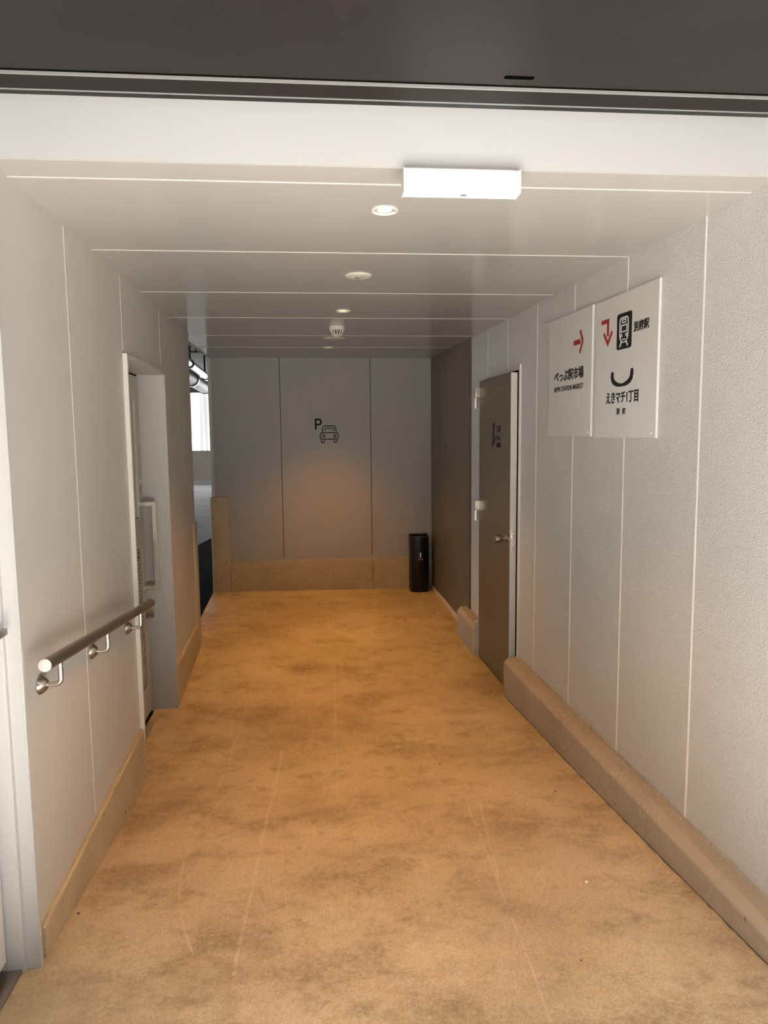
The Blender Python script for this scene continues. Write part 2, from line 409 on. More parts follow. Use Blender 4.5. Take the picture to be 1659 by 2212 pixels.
# ------------------------------------------------------------------ ceiling, fascia, roof
m = MB()
m.prism([(-1.2, 2.011), (1.5, 2.011), (1.5, 6.95), (-.962, 6.95), (-.962, 5.1), (-1.2, 5.1)], 'z', CE, CE + .12)
ceil = m.build('ceiling', M_ceil, kind='structure')
for y in (2.1405, 2.92, 3.72, 4.49, 5.26, 5.93):
    MB().box(lx(y) + .002 if y < 5.1 else -.955, rx(y) - .004, y - .0028, y + .0028, CE - .0015, CE + .002).build('panel_joint', M_joint, ceil)  # pale strips paint the light caught on the panel lips
MB().box(-.972, -.962, 5.1, 6.7, CE - .006, CE + .13).build('edge_trim', M_white, ceil)
MB().box(-1.2, 1.5, 1.999, 2.010, CE - .0015, 2.9).build('wall_fascia', M_fascia, kind='structure')
MB().box(-1.6, 1.9, .35, 7.2, 2.9, 3.2).build('ceiling_roof_slab', M_gardark, kind='structure')

# ------------------------------------------------------------------ left wall
m = MB()
th = .26
def solid(m, x0, x1, z0, z1, y0=0, y1=th): m.box(x0, x1, y0, y1, z0, z1)
for a in ((2.0, 3.335, -.2, CE + .1), (3.335, 4.185, 1.972, CE + .1), (4.185, 5.165, -.2, CE + .1)): solid(m, *a)
m.box(3.335, 4.185, .18, th, -.2, 1.972)
wl = m.build('wall_left', M_left, frame=FL, kind='structure')
wl_children = []
for x, z0, z1 in ((3.60, .243, CE), (4.62, 0, 0), (2.62, 0, 0)): pass
def jline(x, z0, z1, par, mat, wd=.004, proud=.0012, round_=False):
    if round_:
        pts = [(x + wd / 2 * math.cos(a), .001 - proud * math.sin(a)) for a in [PI * k / 6 for k in range(7)]]
        return MB().prism(pts, 'z', z0, z1).build('panel_joint', mat, par)
    return MB().box(x - wd / 2, x + wd / 2, -proud, .001, z0, z1).build('panel_joint', mat, par)
jline(2.603, .215, CE, wl, M_joint)
jline(3.336, 1.99, CE, wl, M_joint)
jline(4.17, 2.0, CE, wl, M_joint, .003)
# near part of the left wall with the recessed side door
m = MB()
for a in ((.4, 1.05, -.1, 2.9), (1.05, 2.0, 2.25, 2.9)): solid(m, *a)
m.box(1.05, 2.0, .12, th, -.1, 2.25)
m.build('wall_left_entrance', M_white, frame=FL, kind='structure')

# left bases
def bar(name, mat, frame, prof, x0, x1, z0, z1, kind='structure', **k):
    """base along a wall whose bottom/top follow the ground (z at both ends); prof = list of (depth, 0..1 height)"""
    m = MB(); n = 8; rings = []
    for i in range(n + 1):
        t_ = i / n; x = x0 + (x1 - x0) * t_; a = z0[0] + (z0[1] - z0[0]) * t_; b = z1[0] + (z1[1] - z1[0]) * t_
        rings.append([m.bm.verts.new((x, d, (a if h <= 0 else b + dz))) for d, h, dz in prof])
    N = len(prof)
    for p, q in zip(rings, rings[1:]):
        for k_ in range(N): m.bm.faces.new((p[k_], p[(k_ + 1) % N], q[(k_ + 1) % N], q[k_]))
    m.bm.faces.new(rings[0]); m.bm.faces.new(rings[-1]); bmesh.ops.recalc_face_normals(m.bm, faces=m.bm.faces[:])
    return m.build(name, mat, frame=frame, kind=kind, **k)
pl = [(.02, 0, 0), (-.016, 0, 0), (-.016, 1, -.006), (-.010, 1, 0), (.02, 1, 0)]
bar('baseboard_left', M_conc, FL, pl, 2.035, 3.352, (-.1, -.1), (.182, .243))
bar('baseboard_left_far', M_conc, FL, pl, 4.205, 5.05, (-.1, -.05), (.262, .287))
MB().box(5.05, 5.17, -.014, .2, -.1, 1.01).build('trim_1', M_conc, frame=FL, kind='structure', bevel=.008)

# ------------------------------------------------------------------ right wall
m = MB()
m.box(-5.37, -.4, 0, .25, -.2, 2.9)
wr = m.build('wall_right', M_stucco, frame=FR, kind='structure')
for y, z0, z1 in ((3.31, .19, CE), (4.06, .20, CE), (4.83, .21, CE), (5.555, .22, CE)):
    pass
for u, z0, z1, wd in ((3.298, .196, CE, .015), (4.055, .205, CE, .013), (4.80, .212, CE, .012), (5.51, .22, CE, .011), (6.24, 2.80, CE, .01), (6.85, 2.80, CE, .01)):
    y = u * .72
    if z0 > CE: z0 = 2.012
    jline(-y * 1.0013, z0, z1, wr, M_caulk, wd, .003, True)
# curb along the right wall
pr_ = [(.02, 0, 0), (-.088, 0, 0), (-.088, 1, -.032), (-.059, 1, -.003), (.02, 1, .003)]
bar('baseboard_right', M_curb, FR, pr_, -4.262, -.4, (-.15, 0), (.221, .165), bevel=.004)
blk = bar('baseboard_right_far', M_curb, FR, pr_, -5.46, -4.985, (-.12, -.12), (.262, .232), bevel=.004)
MB().prism([(-.086, -.1), (-.086, .19), (-.08, .207), (-.066, .226), (-.05, .229), (.0, .231), (.0, -.1)], 'x', -4.986, -4.978).build('end_face', M_endface, blk, smooth=50)
ck = MB(); mo = MB(); random.seed(3); pa = pb_ = None; pts = []
for i in range(141):
    y = 1.2 + 3.03 * i / 140; wv = .0025 + .0045 * random.random() ** 2; x = rx(y) - .0885
    z = zf(x, y) + .0012
    a_, b_ = ck.bm.verts.new((x - wv, y, z)), ck.bm.verts.new((x + .006, y, z))
    if pa: ck.bm.faces.new((pa, pb_, b_, a_))
    pa, pb_ = a_, b_
ck.build('floor_crack', M_jointdark, kind='structure')
prev = None
for i in range(141):
    y = 1.2 + 3.06 * i / 140; r_ = .005 + .004 * random.random(); zt = .221 + (y - 4.262) / 3.862 * .056 + .0005
    ring_ = [mo.bm.verts.new((rx(y) - .001 - r_ * math.sin(a), y, zt + r_ * 1.2 * math.cos(a))) for a in [PI / 2 * k / 3 for k in range(4)]]
    if prev:
        for p_, q_, u_, v_ in zip(prev, prev[1:], ring_, ring_[1:]): mo.bm.faces.new((p_, q_, v_, u_))
    prev = ring_
bmesh.ops.recalc_face_normals(mo.bm, faces=mo.bm.faces[:])
mo.build('trim_mortar', M_curb, kind='structure', smooth=20)
# smooth dark wall beyond, with a pale skirting
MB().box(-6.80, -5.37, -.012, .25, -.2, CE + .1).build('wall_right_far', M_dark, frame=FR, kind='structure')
MB().box(-5.372, -5.366, -.014, 0, -.1, CE).build('trim_2', M_jointdark, frame=FR, kind='structure')
MB().box(-6.452, -6.449, -.0135, -.011, .1, CE).build('trim_3', M_leafR, frame=FR, kind='structure')
bar('baseboard_right_skirting', painted('skirting_wood', (.62, .48, .34), .45), FR, [(0, 0, 0), (-.024, 0, 0), (-.024, 1, -.004), (-.02, 1, 0), (0, 1, 0)], -6.78, -5.45, (-.1, -.1), (.168, .108))

# ------------------------------------------------------------------ far wall
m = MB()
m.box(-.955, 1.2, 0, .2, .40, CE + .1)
wf = m.build('wall_far', M_fardim, frame=FF, kind='structure')
for x in (-.338, .498): MB().box(x - .004, x + .004, -.0008, .001, .47, CE).build('panel_joint', M_jointdark, wf)
MB().box(-.838, 1.2, .004, .01, .425, .47).build('drip_edge', M_jointdark, wf)
MB().box(-.982, -.952, -.012, .2, 1.05, CE + .05).build('trim_4', M_white, frame=FF, kind='structure', bevel=.003)
m = MB(); m.prism([(.2, -.1), (-.006, -.1), (-.006, .438), (.006, .448), (.2, .448)], 'x', -.83, .503); m.prism([(.2, -.1), (-.006, -.1), (-.006, .438), (.006, .448), (.2, .448)], 'x', .507, 1.2)
m.build('baseboard_far', M_conc, frame=FF, kind='structure')
MB().box(-.998, -.833, -.028, .2, -.2, 1.056).build('trim_5', M_conc, frame=FF, kind='structure', bevel=.012)

# ------------------------------------------------------------------ right steel door, a little ajar
d1 = bpy.data.objects.new('door_1', None); COL.objects.link(d1); d1.matrix_world = FR @ T(-4.995, 0, 0); tag(d1, 'brown steel door in the right wall standing slightly ajar', None, None, 'structure')
# local x 0 (hinge) .. .735 (latch)
fr = MB()
fr.box(-.045, 0.0, -.004, .01, -.05, 2.01); fr.box(.735, .757, -.008, .01, .2, 2.01); fr.box(-.045, .757, -.005, .01, 1.985, 2.012)
fr.build('door_frame', M_stucco, d1)
MB().box(.757, .763, -.012, .0, .2, 2.016).build('frame_bead', M_joint, d1, label='pale bead along the latch side of the frame')
MB().box(0, .735, -.003, .0, .0, 1.985).build('shadow_gap', M_gapshade, d1)  # black sheet painted for the shade behind the leaf
leaf_m = Matrix.Rotation(-math.atan2(.004, .71), 4, 'Z')
mm = MB().box(0.006, .712, -.045, -.004, -.05, 1.972)
for v in mm.bm.verts:                                                    # foot follows the sloping ground
    if v.co.z < 0: v.co.z = .016 - .042 * v.co.x
leaf = mm.build('door_leaf', M_leafR, d1, bevel=.0015); leaf.matrix_local = leaf_m
def on_leaf(mb, name, mat, **k):
    o = mb.build(name, mat, leaf, **k); return o
on_leaf(MB().box(.712, .7135, -.0445, -.0045, .18, 1.971), 'leaf_edge', M_edgeR, label='pale latch edge of the door')
lp = on_leaf(MB().box(.7135, .7155, -.038, -.012, .885, 1.022), 'latch_plate', M_brass, bevel=.001, label='bright latch plate in the door edge')
lb = MB().box(.7155, .7225, -.033, -.017, .965, .985).build('latch_bolt', M_steel, leaf)
for z in (.9, 1.008): MB().lathe([(0, .0012), (.0045, .001), (.005, 0)], T(.7155, -.025, z) @ Matrix.Rotation(PI / 2, 4, 'Y'), 12).build('screw', M_knob, leaf)
kb = MB(); kb.lathe([(0, 0), (.030, 0), (.030, .004), (.024, .008), (.012, .01), (.011, .028), (.017, .034), (.026, .046), (.0285, .062), (.027, .074), (.020, .079), (0, .08)], T(.655, -.045, .957) @ Matrix.Rotation(PI / 2, 4, 'X'), 32)
on_leaf(kb, 'door_knob', M_knob, label='round steel door knob')
for z in (1.86, 1.068, .19):
    h = MB().box(-.022, .016, -.074, -.004, z, z + .068).build('hinge', M_brass, d1, bevel=.003)
    MB().tube([(-.014, -.062, z - .075), (-.014, -.062, z - .003)], .010, 14).build('hinge_pin', M_brass, h)
    MB().box(-.006, .003, -.046, -.004, z - .065, z - .004).build('hinge_plate', M_edgeR, h)
# pictogram on the door: person on stairs
pg = MB(); y0, y1 = -.0465, -.045
pg.ribbon(arc(.358, 1.655, .016, .017, 0, 342, 18), .009, y0, y1, closed=False)
pg.ribbon([(.352, 1.626), (.345, 1.60), (.340, 1.573), (.342, 1.552), (.331, 1.535), (.325, 1.522)], .010, y0, y1)
pg.ribbon([(.360, 1.624), (.365, 1.60), (.368, 1.578), (.366, 1.56)], .010, y0, y1)
pg.ribbon([(.352, 1.626), (.360, 1.624)], .010, y0, y1)
pg.ribbon([(.331, 1.536), (.362, 1.536), (.362, 1.555), (.384, 1.555), (.384, 1.574), (.405, 1.574), (.405, 1.594), (.416, 1.594)], .008, y0, y1)
o = pg.build('stairs_pictogram', M_black, leaf)
for tx, a, b, z0, z1 in (('2-3F', .43, .513, 1.617, 1.656), ('屋上', .43, .510, 1.561, 1.591), ('駐車場', .43, .513, 1.517, 1.549)):
    o = lettering('lettering', tx, a, b, z0, z1, M_black, leaf, .012, -.0015); o.location = (0, -.045, 0)

# ------------------------------------------------------------------ left recessed louvered door
d2 = bpy.data.objects.new('door_2', None); COL.objects.link(d2); d2.matrix_world = FL @ T(3.33, 0, 0); tag(d2, 'recessed louvered door in the left wall with a tall pull handle', None, None, 'structure')
W = .845
f = MB(); f.box(0, .02, -.018, .14, .238, 1.972); f.box(0.0, .02, .02, .14, -.06, .25); f.build('near_jamb', M_reveal, d2, bevel=.001)
f = MB(); f.prism([(-.018, 0), (.14, 0), (.14, 1.972), (-.018, 1.972)], 'x', W - .002, W + .014)
f.build('far_jamb', M_reveal, d2, bevel=.001)
MB().box(-.002, W + .014, -.018, .14, 1.952, 1.975).build('head_frame', M_reveal, d2, bevel=.001)
MB().box(-.004, .0, -.0195, .01, .19, 1.976).build('frame_bead', M_aluedge, d2, label='near edge of the frame, painted bright as lit')  # pale strip paints the daylight on the near side of the frame
MB().box(0.02, W, .135, .175, -.06, 1.955).build('backing', M_gapshade, d2)
# leaf front at local y = .125
YL = .125
lf = MB()
gx0, gx1, gz0, gz1 = .42, .69, 1.165, 1.80
vx0, vx1, vz0, vz1 = .18, .715, .205, 1.0
for a in ((.025, gx0, 1.08, 1.94), (gx1, .815, 1.08, 1.94), (gx0, gx1, 1.08, gz0), (gx0, gx1, gz1, 1.94), (.025, vx0, .03, 1.08), (vx1, .815, .03, 1.08), (vx0, vx1, .03, vz0), (vx0, vx1, vz1, 1.08)):
    lf.box(a[0], a[1], YL, YL + .03, a[2], a[3])
lf2 = lf.build('door_leaf', M_leafL, d2)
MB().box(gx0, gx1, YL + .006, YL + .012, gz0, gz1).build('glass_slot', M_glass, lf2)
g = MB()
for a in ((gx0 - .012, gx0, gz0 - .012, gz1 + .012), (gx1, gx1 + .014, gz0 - .012, gz1 + .012), (gx0, gx1, gz1, gz1 + .012), (gx0, gx1, gz0 - .012, gz0)): g.box(a[0], a[1], YL - .006, YL + .004, a[2], a[3])
g.build('glass_bead', M_reveal, lf2, bevel=.001)
sl = MB(); n = 37
for k in range(n):
    z = vz0 + .006 + (vz1 - vz0 - .01) * k / n
    for xa, xb in ((vx0, vx1),):
        sl.prism([(YL + .004, z), (YL + .022, z + .019), (YL + .022, z + .023), (YL + .002, z + .005)], 'x', xa, xb)
sl.build('louver', M_slat, lf2)
MB().box(vx0, vx1, YL + .027, YL + .030, vz0, vz1).build('louver_back', M_jointdark, lf2)
g = MB()
for a in ((vx0 - .010, vx0, vz0 - .01, vz1 + .01), (vx1, vx1 + .009, vz0 - .01, vz1 + .01), (vx0, vx1, vz1, vz1 + .01), (vx0, vx1, vz0 - .01, vz0)): g.box(a[0], a[1], YL - .004, YL + .004, a[2], a[3])
g.build('louver_frame', M_reveal, lf2)
hx = .762; hz0, hz1 = .748, 1.246
h = MB(); h.box(hx - .011, hx + .011, .043, .065, hz0, hz1); h.box(hx - .011, hx + .011, .06, YL, hz1 - .022, hz1); h.box(hx - .011, hx + .011, .06, YL, hz0, hz0 + .022)
h.build('pull_handle', M_brass, lf2, bevel=.0012, label='tall square brushed steel pull handle')
MB().lathe([(0, 0), (.021, 0), (.021, .012), (.017, .014), (.017, .044), (.015, .046), (0, .046)], T(.765, YL, .60) @ Matrix.Rotation(PI / 2, 4, 'X'), 28).build('lock_knob', M_knob, lf2, label='small round steel lock knob')
MB().box(.755, .79, YL - .001, YL, 1.352, 1.368).build('sticker', M_whiteink, lf2, label='small pale sticker')
MB().box(.755, .79, YL - .001, YL, 1.30, 1.34).build('sticker', M_sticker, lf2, label='grey sticker above the handle')

# ------------------------------------------------------------------ near left door with stepped jamb
d3 = bpy.data.objects.new('door_3', None); COL.objects.link(d3); d3.matrix_world = FL @ T(1.05, 0, 0); tag(d3, 'white door at the left edge with a stepped white jamb and dark lever', None, None, 'structure')
j = MB()
j.prism([(.955, -.018), (.955, .003), (.955, .12), (.925, .12), (.925, .022), (.944, .022), (.944, -.004), (.940, -.018)], 'z', .06, 2.25)
j.build('door_jamb', M_jamb, d3, bevel=.0012)
MB().box(.0, .03, -.006, .12, .05, 2.25).build('near_jamb', M_jamb, d3)
MB().box(0, .95, -.01, .12, 2.2, 2.25).build('head_frame', M_jamb, d3)
l3 = MB().box(.035, .915, .066, .105, .135, 2.19).build('door_leaf', M_white, d3, bevel=.002)
MB().box(.03, .925, .112, .119, .08, 2.2).build('shadow_gap', M_gapshade, d3)  # black sheet painted for the shade around this leaf
h = MB(); h.box(.785, .918, .004, .018, 1.078, 1.096); h.box(.79, .804, .012, .066, 1.079, 1.095)
h.build('lever_handle', M_rail, l3, bevel=.002, label='dark bronze lever handle')
MB().box(.03, .93, .03, .12, .02, .10).build('threshold', M_rail, d3, label='dark metal threshold')

# ------------------------------------------------------------------ roller shutter housing over the entrance
sh = thing('shutter_housing', 'dark grey roller shutter housing across the top of the photo', 'shutter housing', I4, (0, .95, 2.4))
p = MB().prism([(0, 0), (.755, 0), (.785, .012), (.785, .35), (0, .35)], 'x', -1.02, 1.36).build('casing', M_shutter, sh)
MB().prism([(.786, .006), (.850, .0), (.852, .001), (.852, .35), (.786, .35)], 'x', -1.02, 1.36).build('guide_rail', M_shutter, sh)
MB().box(-1.02, 1.36, .776, .781, -.002, .004).build('edge_bead', M_lip, sh)
MB().box(-1.02, 1.36, .852, .856, -.001, .004).build('lip', M_lip, sh, label='bright edge of the shutter guide')
MB().box(-1.02, 1.36, .857, .879, .0, .35).build('bottom_rail', M_bin, sh, label='black strip behind the lip')
MB().prism(rrect(.434, .503, .715, .729, .006), 'z', -.0006, .01).build('slot', M_gapshade, sh, label='oblong slot in the casing, shade inside painted black')

# ------------------------------------------------------------------ lit box lamp under the fascia
ex = thing('exit_light', 'glowing white box light hanging at the ceiling edge', 'exit light', I4, (.40, 1.97, 2.249))
MB().box(-.157, .157, 0, .054, 0, .057).build('diffuser', M_sign, ex, bevel=.002)
MB().box(-.159, -.157, -.001, .056, -.001, .06).build('end_cap', M_whiteplastic, ex); MB().box(.157, .160, -.001, .056, -.001, .06).build('end_cap', M_whiteplastic, ex)
MB().box(-.15, .15, .031, .054, .057, .0705).build('mounting_plate', M_whiteplastic, ex)
MB().lathe([(0, -.002), (.009, -.0015), (.010, 0.001)], T(.008, .027, 0) @ Matrix.Scale(-1, 4, (0, 0, 1)) @ Matrix.Rotation(PI, 4, 'X'), 20).build('test_button', M_sticker, ex, label='small grey button on the underside')

# ------------------------------------------------------------------ ceiling fittings
def downlight(label, x, y, r):
    d = thing('downlight', label, 'ceiling light', I4, (x, y, CE), 'round downlights in the ceiling')
    MB().lathe([(r * .80, .002), (r * .82, -.002), (r * .9, -.0055), (r, -.004), (r * 1.01, 0), (r * 1.0, .002)], seg=40).build('trim_ring', M_whiteplastic, d)
    MB().lathe([(0, -.0005), (r * .5, -.0003), (r * .81, .0015)], seg=40).build('lens', M_lamp, d)
    L = bpy.data.lights.new('bulb_glow', 'SPOT'); L.energy = SPOT_W; L.color = WARM; L.spot_size = math.radians(95); L.spot_blend = 1.0; L.shadow_soft_size = .03
    lo = bpy.data.objects.new('bulb_glow', L); COL.objects.link(lo); lo.parent = d; lo.location = (0, 0, -.012)
downlight('largest, nearest warm downlight, just behind the white box light', .228, 2.375, .043)
downlight('middle warm downlight between the flat disc and the smoke detector', .160, 4.228, .041)
downlight('farthest and smallest warm downlight, close to the end wall', .10, 5.933, .041)
e = thing('emergency_light', 'flat ivory disc with a small dark lens, between two downlights', 'emergency light', I4, (.197, 3.315, CE))
MB().lathe([(0, -.009), (.04, -.009), (.054, -.0065), (.060, -.002), (.061, 0)], seg=40).build('cover', M_cover, e)
ln = MB().lathe([(0, -.013), (.010, -.013), (.016, -.011), (.018, -.008)], T(-.002, -.004, 0), 24).build('lens', M_glass, e)
MB().lathe([(0, -.0145), (.007, -.0135), (.009, -.0115)], T(-.002, -.004, 0), 16).build('bulb', M_knob, ln)
MB().lathe([(0, -.0115), (.003, -.011), (.004, -.009)], T(-.026, -.006, 0), 12).build('indicator', M_whiteink, e)
s = thing('smoke_detector', 'white round smoke detector with slotted cone, hanging near the end wall', 'smoke detector', I4, (.141, 4.83, CE))
MB().lathe([(0, 0), (.050, 0), (.0505, -.010), (.049, -.020), (.046, -.024), (0, -.024)], seg=36).build('base', M_whiteplastic, s)
MB().lathe([(0, -.022), (.032, -.022), (.022, -.056), (0, -.056)], seg=24).build('chamber', M_jointdark, s)
k = MB()
for i in range(12):
    a = 2 * PI * i / 12; mt = Matrix.Rotation(a, 4, 'Z')
    b = [mt @ Vector(q) for q in ((.040, -.004, -.023), (.040, .004, -.023), (.025, .003, -.058), (.025, -.003, -.058), (.047, -.004, -.023), (.047, .004, -.023), (.029, .003, -.058), (.029, -.003, -.058))]
    v = [k.bm.verts.new(q) for q in b]
    for fc in ((0, 1, 2, 3), (4, 7, 6, 5), (0, 4, 5, 1), (1, 5, 6, 2), (2, 6, 7, 3), (3, 7, 4, 0)): k.bm.faces.new([v[q] for q in fc])
k.build('cage', M_whiteplastic, s)
MB().lathe([(0, -.064), (.020, -.063), (.029, -.059), (.030, -.055), (0, -.054)], seg=30).build('cap', M_whiteplastic, s)
c_ = thing('ceiling_speaker', 'plain ivory disc on the ceiling just behind the smoke detector', 'ceiling disc', I4, (.139, 5.406, CE))
MB().lathe([(0, -.010), (.06, -.0095), (.077, -.006), (.083, -.0015), (.084, 0)], seg=44).build('cover', M_cover, c_)

# ------------------------------------------------------------------ handrail
P0 = (2.032, -.062, .968); P1 = (3.365, -.066, .835)
hr = thing('handrail', 'round brown steel handrail on brackets along the left wall', 'handrail', FL, (2.03, 0, .85))
loc = lambda p: (p[0] - 2.03, p[1], p[2] - .85)
A, B = Vector(loc(P0)), Vector(loc(P1)); D = (B - A).normalized()
MB().tube([A, B], .0185, 32).build('rail', M_rail, hr)
q = D.to_track_quat('Z', 'Y').to_matrix().to_4x4()
MB().lathe([(0, -.004), (.013, -.0035), (.0182, -.001), (.0185, .001)], T(*A) @ q, 32).build('end_cap', M_litcap, hr, label='flat cap at the near end, painted pale as lit')
MB().lathe([(0, .004), (.013, .0035), (.0182, .001), (.0185, -.001)], T(*B) @ q, 32).build('end_cap', M_rail, hr)
for yy in (2.152, 2.652, 3.166):
    pt = A + D * ((yy - 2.03) / D.x); zr = pt.z - .083
    br = MB(); x = yy - 2.03; pts = [(x, -.008, zr)]
    pts += [(x, -.062 + .016 - .016 * math.sin(a), zr + .016 - .016 * math.cos(a)) for a in [PI / 2 * k / 8 for k in range(9)]]
    pts.append((x, -.062, pt.z - .012))
    br.tube(pts, .0078, 16); bo = br.build('bracket', M_steel, hr)
    MB().lathe([(0, 0), (.029, 0), (.030, .003), (.027, .009), (.016, .021), (.011, .024), (0, .024)], T(x, 0, zr) @ Matrix.Rotation(PI / 2, 4, 'X'), 32).build('rosette', M_knob, bo)

# ------------------------------------------------------------------ wall signs on the right wall
def sign_panel(label, y0, z0, wdt, hgt):
    t_ = thing('wall_sign', label, 'sign', FR, (-y0 * 1.0013, 0, z0), 'direction signs on the right wall')
    MB().box(0, wdt, -.01, -.001, 0, hgt).build('plate', M_alu, t_, bevel=.0008)
    MB().box(wdt, wdt + .0012, -.0102, -.001, 0, hgt).build('edge', M_aluedge, t_, label='bright near edge')
    return t_
YS0, YS1 = -.0112, -.01
# far plate
a = sign_panel('grey sign with one short red arrow and BEPPU STATION MARKET', 3.762, 1.588, .530, .596)
dz = 1.588
ar = MB(); ar.ribbon([(.333, 2.036 - dz), (.392, 2.036 - dz)], .024, YS0, YS1, cap=3); ar.ribbon([(.402, 2.082 - dz), (.428, 2.037 - dz), (.400, 1.988 - dz)], .0165, YS0, YS1, cap=4)
ar.build('red_arrow', M_red, a, label='red arrow pointing right')
for tx, x0, x1, z0, z1, b in (('べっぷ駅市場', .080, .444, 1.863, 1.921, .020), ('BEPPU STATION MARKET', .084, .441, 1.815, 1.840, .008)):
    o = lettering('lettering', tx, x0, x1, z0 - dz, z1 - dz, M_black, a, b); o.location = (0, -.01, 0)
MB().lathe([(0, .003), (.004, .0025), (.0055, 0)], T(.505, -.01, .018) @ Matrix.Rotation(PI / 2, 4, 'X'), 16).build('screw', M_aluedge, a)
# near plate
a = sign_panel('grey sign with bent red arrow, black train symbol and black smile', 3.187, 1.581, .539, .598)
dz = 1.581
ar = MB(); ar.ribbon([(.060, 2.085 - dz), (.1165, 2.085 - dz), (.1165, 2.027 - dz)], .018, YS0, YS1, cap=4)
ar.ribbon([(.081, 2.031 - dz), (.1168, 1.988 - dz), (.1535, 2.031 - dz)], .0155, YS0, YS1, cap=4)
ar.build('red_arrow', M_red, a, label='red arrow turning downward')
pb = MB().prism(rrect(.202, .331, 1.949 - dz, 2.096 - dz, .013), 'y', YS0, YS1).build('train_pictogram', M_black, a, label='black square with white train symbol')
tr = MB(); z1_, z0_ = -.0124, -.0112; cx = .2665
def rib(pts, wd, closed=False): tr.ribbon([(x, z - dz) for x, z in pts], wd, z1_, z0_, closed)
body = [(cx - .027, 1.987), (cx - .034, 1.996), (cx - .037, 2.02), (cx - .036, 2.055)] + arc(cx - .020, 2.064, .015, .0125, 170, 90, 6) + arc(cx + .020, 2.064, .015, .0125, 90, 10, 6) + [(cx + .036, 2.055), (cx + .037, 2.02), (cx + .034, 1.996), (cx + .027, 1.987)]
rib(body, .0062)
rib([(cx - .015, 2.057), (cx + .015, 2.057), (cx + .015, 2.068), (cx - .015, 2.068)], .0042, True)
rib([(cx - .024, 2.020), (cx + .024, 2.020), (cx + .0235, 2.046), (cx - .0235, 2.046)], .0048, True)
for sx_ in (-1, 1):
    rib(arc(cx + sx_ * .021, 2.005, .0058, .0055, 20, 340, 14), .0036)
    rib([(cx + sx_ * .020, 1.981), (cx + sx_ * .033, 1.962)], .0075)
rib([(cx - .012, 1.988), (cx + .012, 1.988)], .0048); rib([(cx - .022, 1.977), (cx + .022, 1.977)], .0045)
tr.build('train_outline', M_whiteink, pb, label='white outline of a train front')
sm = MB(); sp = [(.168, 1.850 - dz), (.167, 1.838 - dz)] + [(x, z - dz) for x, z in arc(.2545, 1.838, .085, .036, 187, 353, 30)] + [(.341, 1.840 - dz), (.3415, 1.852 - dz)]
sm.ribbon(sp, .02, YS0, YS1, wfun=lambda t_: .0115 + .0175 * abs(2 * t_ - 1) ** .9 * (1 if .06 < t_ < .94 else .8)); sm.build('smile_emblem', M_black, a, label='black upturned curve')
for tx, x0, x1, z0, z1, b in (('別府駅', .348, .471, 2.005, 2.047, .019), ('えきマチ1丁目', .114, .400, 1.727, 1.776, .024), ('別', .214, .241, 1.679, 1.707, .020), ('府', .267, .295, 1.679, 1.707, .020)):
    o = lettering('lettering', tx, x0, x1, z0 - dz, z1 - dz, M_black, a, b); o.location = (0, -.01, 0)
MB().lathe([(0, .003), (.004, .0025), (.0055, 0)], T(.506, -.01, .019) @ Matrix.Rotation(PI / 2, 4, 'X'), 16).build('screw', M_aluedge, a)

# ------------------------------------------------------------------ parking pictogram on the end wall
pk = thing('parking_pictogram', 'black letter P and car outline on the end wall', 'pictogram', FF, (.08, 0, 1.54))
M_ink = Mt('faded_black', (.014, .010, .007), .6, 0, .2).m
y0, y1 = -.0016, 0
m = MB(); q = lambda L: [(x - .08, z - 1.54) for x, z in L]
m.ribbon(q([(-.016, 1.672), (-.0165, 1.757), (.012, 1.757)] + arc(.012, 1.7335, .0225, .0235, 82, -90, 14) + [(-.0155, 1.71)]), .017, y0, y1)
m.build('letter', M_ink, pk)
m = MB(); cx = .108
def rb(L, wd=.0086, closed=False): m.ribbon(q(L), wd, y0, y1, closed)
rb([(.041, 1.637), (.050, 1.684)] + arc(.064, 1.686, .012, .011, 165, 90, 5) + arc(.152, 1.686, .012, .011, 90, 15, 5) + [(.166, 1.684), (.176, 1.637)])
rb([(.066, 1.648), (.070, 1.673), (.076, 1.677), (.140, 1.677), (.146, 1.673), (.152, 1.648)], .0078)
rb([(.045, 1.634), (.172, 1.634), (.182, 1.632), (.191, 1.622), (.1925, 1.585), (.190, 1.577), (.182, 1.575), (.034, 1.575), (.026, 1.577), (.0235, 1.585), (.0255, 1.622), (.034, 1.632)], .0084, True)
for x in (.056, .1595):
    c0 = arc(x, 1.604, .0118, .0118, 0, 345, 23); rb(c0, .0078, True)
for x in (.047, .167): rb([(x - .013, 1.564), (x - .0125, 1.550), (x - .007, 1.543), (x + .007, 1.543), (x + .0125, 1.550), (x + .013, 1.564)], .0085)
m.build('car_outline', M_ink, pk)

# ------------------------------------------------------------------ black bin in the far right corner
bx, by = .937, 6.66; bz = zf(bx, by)
bn = thing('ash_bin', 'tall slim black bin standing in the far right corner', 'bin', I4, (bx, by, bz))
def outline(k):
    pts = [(-.088 * k, .075), (-.092 * k, .03), (-.090 * k, -.02), (-.076 * k, -.062)]
    pts += [(-.076 * k + .152 * k * t_, -.062 - .016 * math.sin(PI * t_)) for t_ in (.2, .4, .6, .8)]
    pts += [(.076 * k, -.062), (.090 * k, -.02), (.092 * k, .03), (.088 * k, .075)]
    return pts
m = MB(); H = .525
o1, o2 = outline(1), [(x * .90, y * .90) for x, y in outline(1)]
def ring(pts, z): return [m.bm.verts.new((x, y, z + .012 * (y > .05))) for x, y in pts]
r = [ring([(x * .97, y * .97) for x, y in o1], 0), ring(o1, .012), ring(o1, H), ring(o2, H), ring(o2, H - .03)]
for p_, q_ in zip(r, r[1:]):
    for k in range(len(p_)): m.bm.faces.new((p_[k], p_[(k + 1) % len(p_)], q_[(k + 1) % len(q_)], q_[k]))
